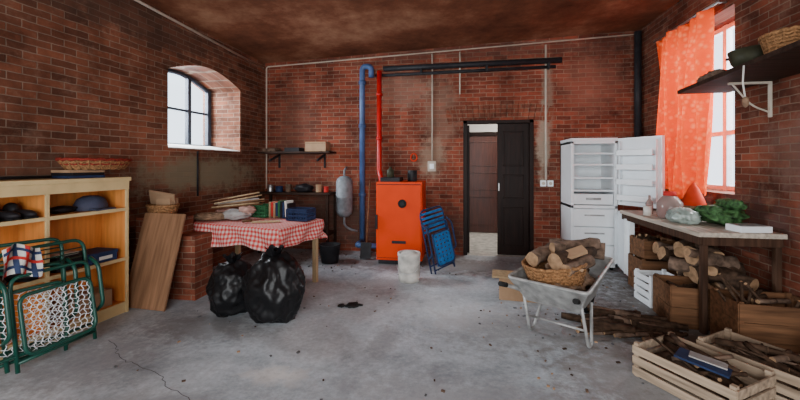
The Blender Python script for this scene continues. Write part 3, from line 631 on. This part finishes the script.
# ------------------------------------------------------------ crates & firewood
def crate(name,loc,rz,l,w,h,mat='woodg',nsl=3,fill=0,solid=False,seed=1,thick=.010):
    random.seed(seed); b=MB(); g=h/nsl
    for sx in (-1,1):
        for sy in (-1,1): b.box((sx*(l/2-.018),sy*(w/2-.018),h/2+.005),(.03,.03,h+.01),mat)
    for k in range(nsl):
        z=g*(k+.5); sh=g*(.98 if solid else .74)
        for sy in (-1,1): b.box((0,sy*w/2,z),(l,thick,sh),mat,(0,R(-.012,.012),0))
        for sx in (-1,1): b.box((sx*l/2,0,z),(thick,w,sh),mat,(R(-.012,.012),0,0))
    for k in range(4): b.box((0,-w/2+w*(k+.5)/4,.008),(l,w/4*.85,.010),mat)
    for k in range(fill):
        a=R(0,3.14); L=R(.25,.45)*l; c=Vector((R(-.2,.2)*l,R(-.22,.22)*w,R(.25,1.02)*h)); dv=Vector((math.cos(a)*L,math.sin(a)*L*.7*w/l,R(-.03,.05)))
        b.log(c-dv,c+dv,R(.006,.022),random.choice(['bark','bark2','bark']),k)
    if fill: b.blob((0,0,h*.45),(l*.42,w*.42,h*.35),'bark',.4,3,seed,3)
    return b.finish(name,loc,rz)
crate('slatted_crate',(1.46,2.56,0),math.radians(-57),.56,.40,.21,fill=18,seed=2)
crate('slatted_crate',(1.90,2.68,0),math.radians(-57),.56,.36,.22,fill=38,seed=3)
b=MB(); b.box((0,0,.01),(.26,.15,.012),'blued',(0,.1,0)); b.box((0.02,.02,.022),(.18,.08,.008),'cloth',(0,.1,.1)); b.finish('magazine',(1.45,2.50,.20),-.7)
crate('wooden_box',(2.26,3.18,0),math.radians(-4),.52,.34,.40,'woodr',3,12,True,4,.014)
crate('wooden_box',(2.0,3.70,0),math.radians(-6),.36,.38,.35,'woodr',2,14,True,5,.014)
crate('wooden_box',(2.14,4.56,0),math.radians(0),.36,.34,.36,'woodr',3,8,True,6,.014)
crate('wooden_box',(2.14,4.58,.375),math.radians(4),.32,.30,.20,'woodr',2,8,True,9,.012)
crate('wooden_box',(2.36,2.60,0),math.radians(-10),.28,.28,.30,'ply',2,0,True,7,.014)
crate('produce_crate',(1.98,4.12,0),.05,.30,.30,.30,'white',4,0,False,8)
b=MB(); random.seed(11)
for k in range(21):
    r=R(.045,.07); row=k//7; y=3.56+.125*(k%7)+.06*(row%2); z=.07+.115*row
    b.log((2.27+R(-.04,.03),y,z),(2.50,y+R(-.05,.05),z+.01),r,random.choice(['bark','bark2']),k)
for k in range(15):
    r=R(.035,.075); a=R(-.7,.7)+(1.3 if k%4==0 else 0); L=R(.13,.22)
    c=Vector((2.22+R(-.08,.08),3.62+R(0,.75),.43+.055*(k//4)+R(0,.02))); dv=Vector((math.cos(a)*L,math.sin(a)*L,R(-.04,.04)))
    b.log(c-dv,c+dv,r,random.choice(['bark','bark2','bark']),k+50)
b.finish('firewood_heap')
b=MB()
for k in range(30):
    a=R(-.6,.5); L=R(.06,.24); c=Vector((1.45+R(-.34,.22),3.38+R(-.16,.30),.02+.018*(k%3)))
    dv=Vector((math.cos(a)*L,math.sin(a)*L,0)); b.log(c-dv,c+dv,R(.010,.038),random.choice(['bark','bark2','bark']),k)
b.finish('kindling_pile')
b=MB()
for k in range(7): b.log((2.15+R(-.1,.2),3.15+R(-.08,.08),.25),(2.2+R(-.35,.3),3.16+R(-.15,.15),.50+R(-.1,.12)),.010,'bark',k)
b.finish('branches')

# ------------------------------------------------------------ lights
def area(name,loc,rot,sx,sy,p,col):
    l=bpy.data.lights.new(name,'AREA'); l.shape='RECTANGLE'; l.size=sx; l.size_y=sy; l.energy=p; l.color=col
    o=bpy.data.objects.new(name,l); o.location=loc; o.rotation_euler=rot; bpy.context.scene.collection.objects.link(o)
rad=math.radians
area('rear_fill',(-.3,-2.3,1.6),(rad(90),0,0),4.4,2.6,270,(1,.98,.94))  # added broad fill behind the camera, set in the assumed opening
area('daylight_window_left',(-4.6,4.5,2.6),(rad(75),0,rad(-90)),1.6,1.4,520,(.86,.93,1))
area('daylight_window_right',(3.9,4.4,2.6),(rad(70),0,rad(90)),2.0,2.0,520,(.95,.98,1))
area('hall_fill',(.9,6.9,2.65),(0,0,0),.6,.6,40,(1,.95,.88))  # added fill to brighten the hall, not a known fixture
w=bpy.data.worlds.new('world'); bpy.context.scene.world=w; w.use_nodes=True
w.node_tree.nodes['Background'].inputs[0].default_value=(.74,.87,1,1); w.node_tree.nodes['Background'].inputs[1].default_value=3.3
cam=bpy.data.cameras.new('camera'); co=bpy.data.objects.new('camera',cam); bpy.context.scene.collection.objects.link(co)
co.location=(0,0,1.4); co.rotation_euler=(rad(90),0,rad(9.21)); cam.sensor_width=36; cam.lens=16.65; cam.shift_y=-.04375; cam.clip_start=.05
bpy.context.scene.camera=co
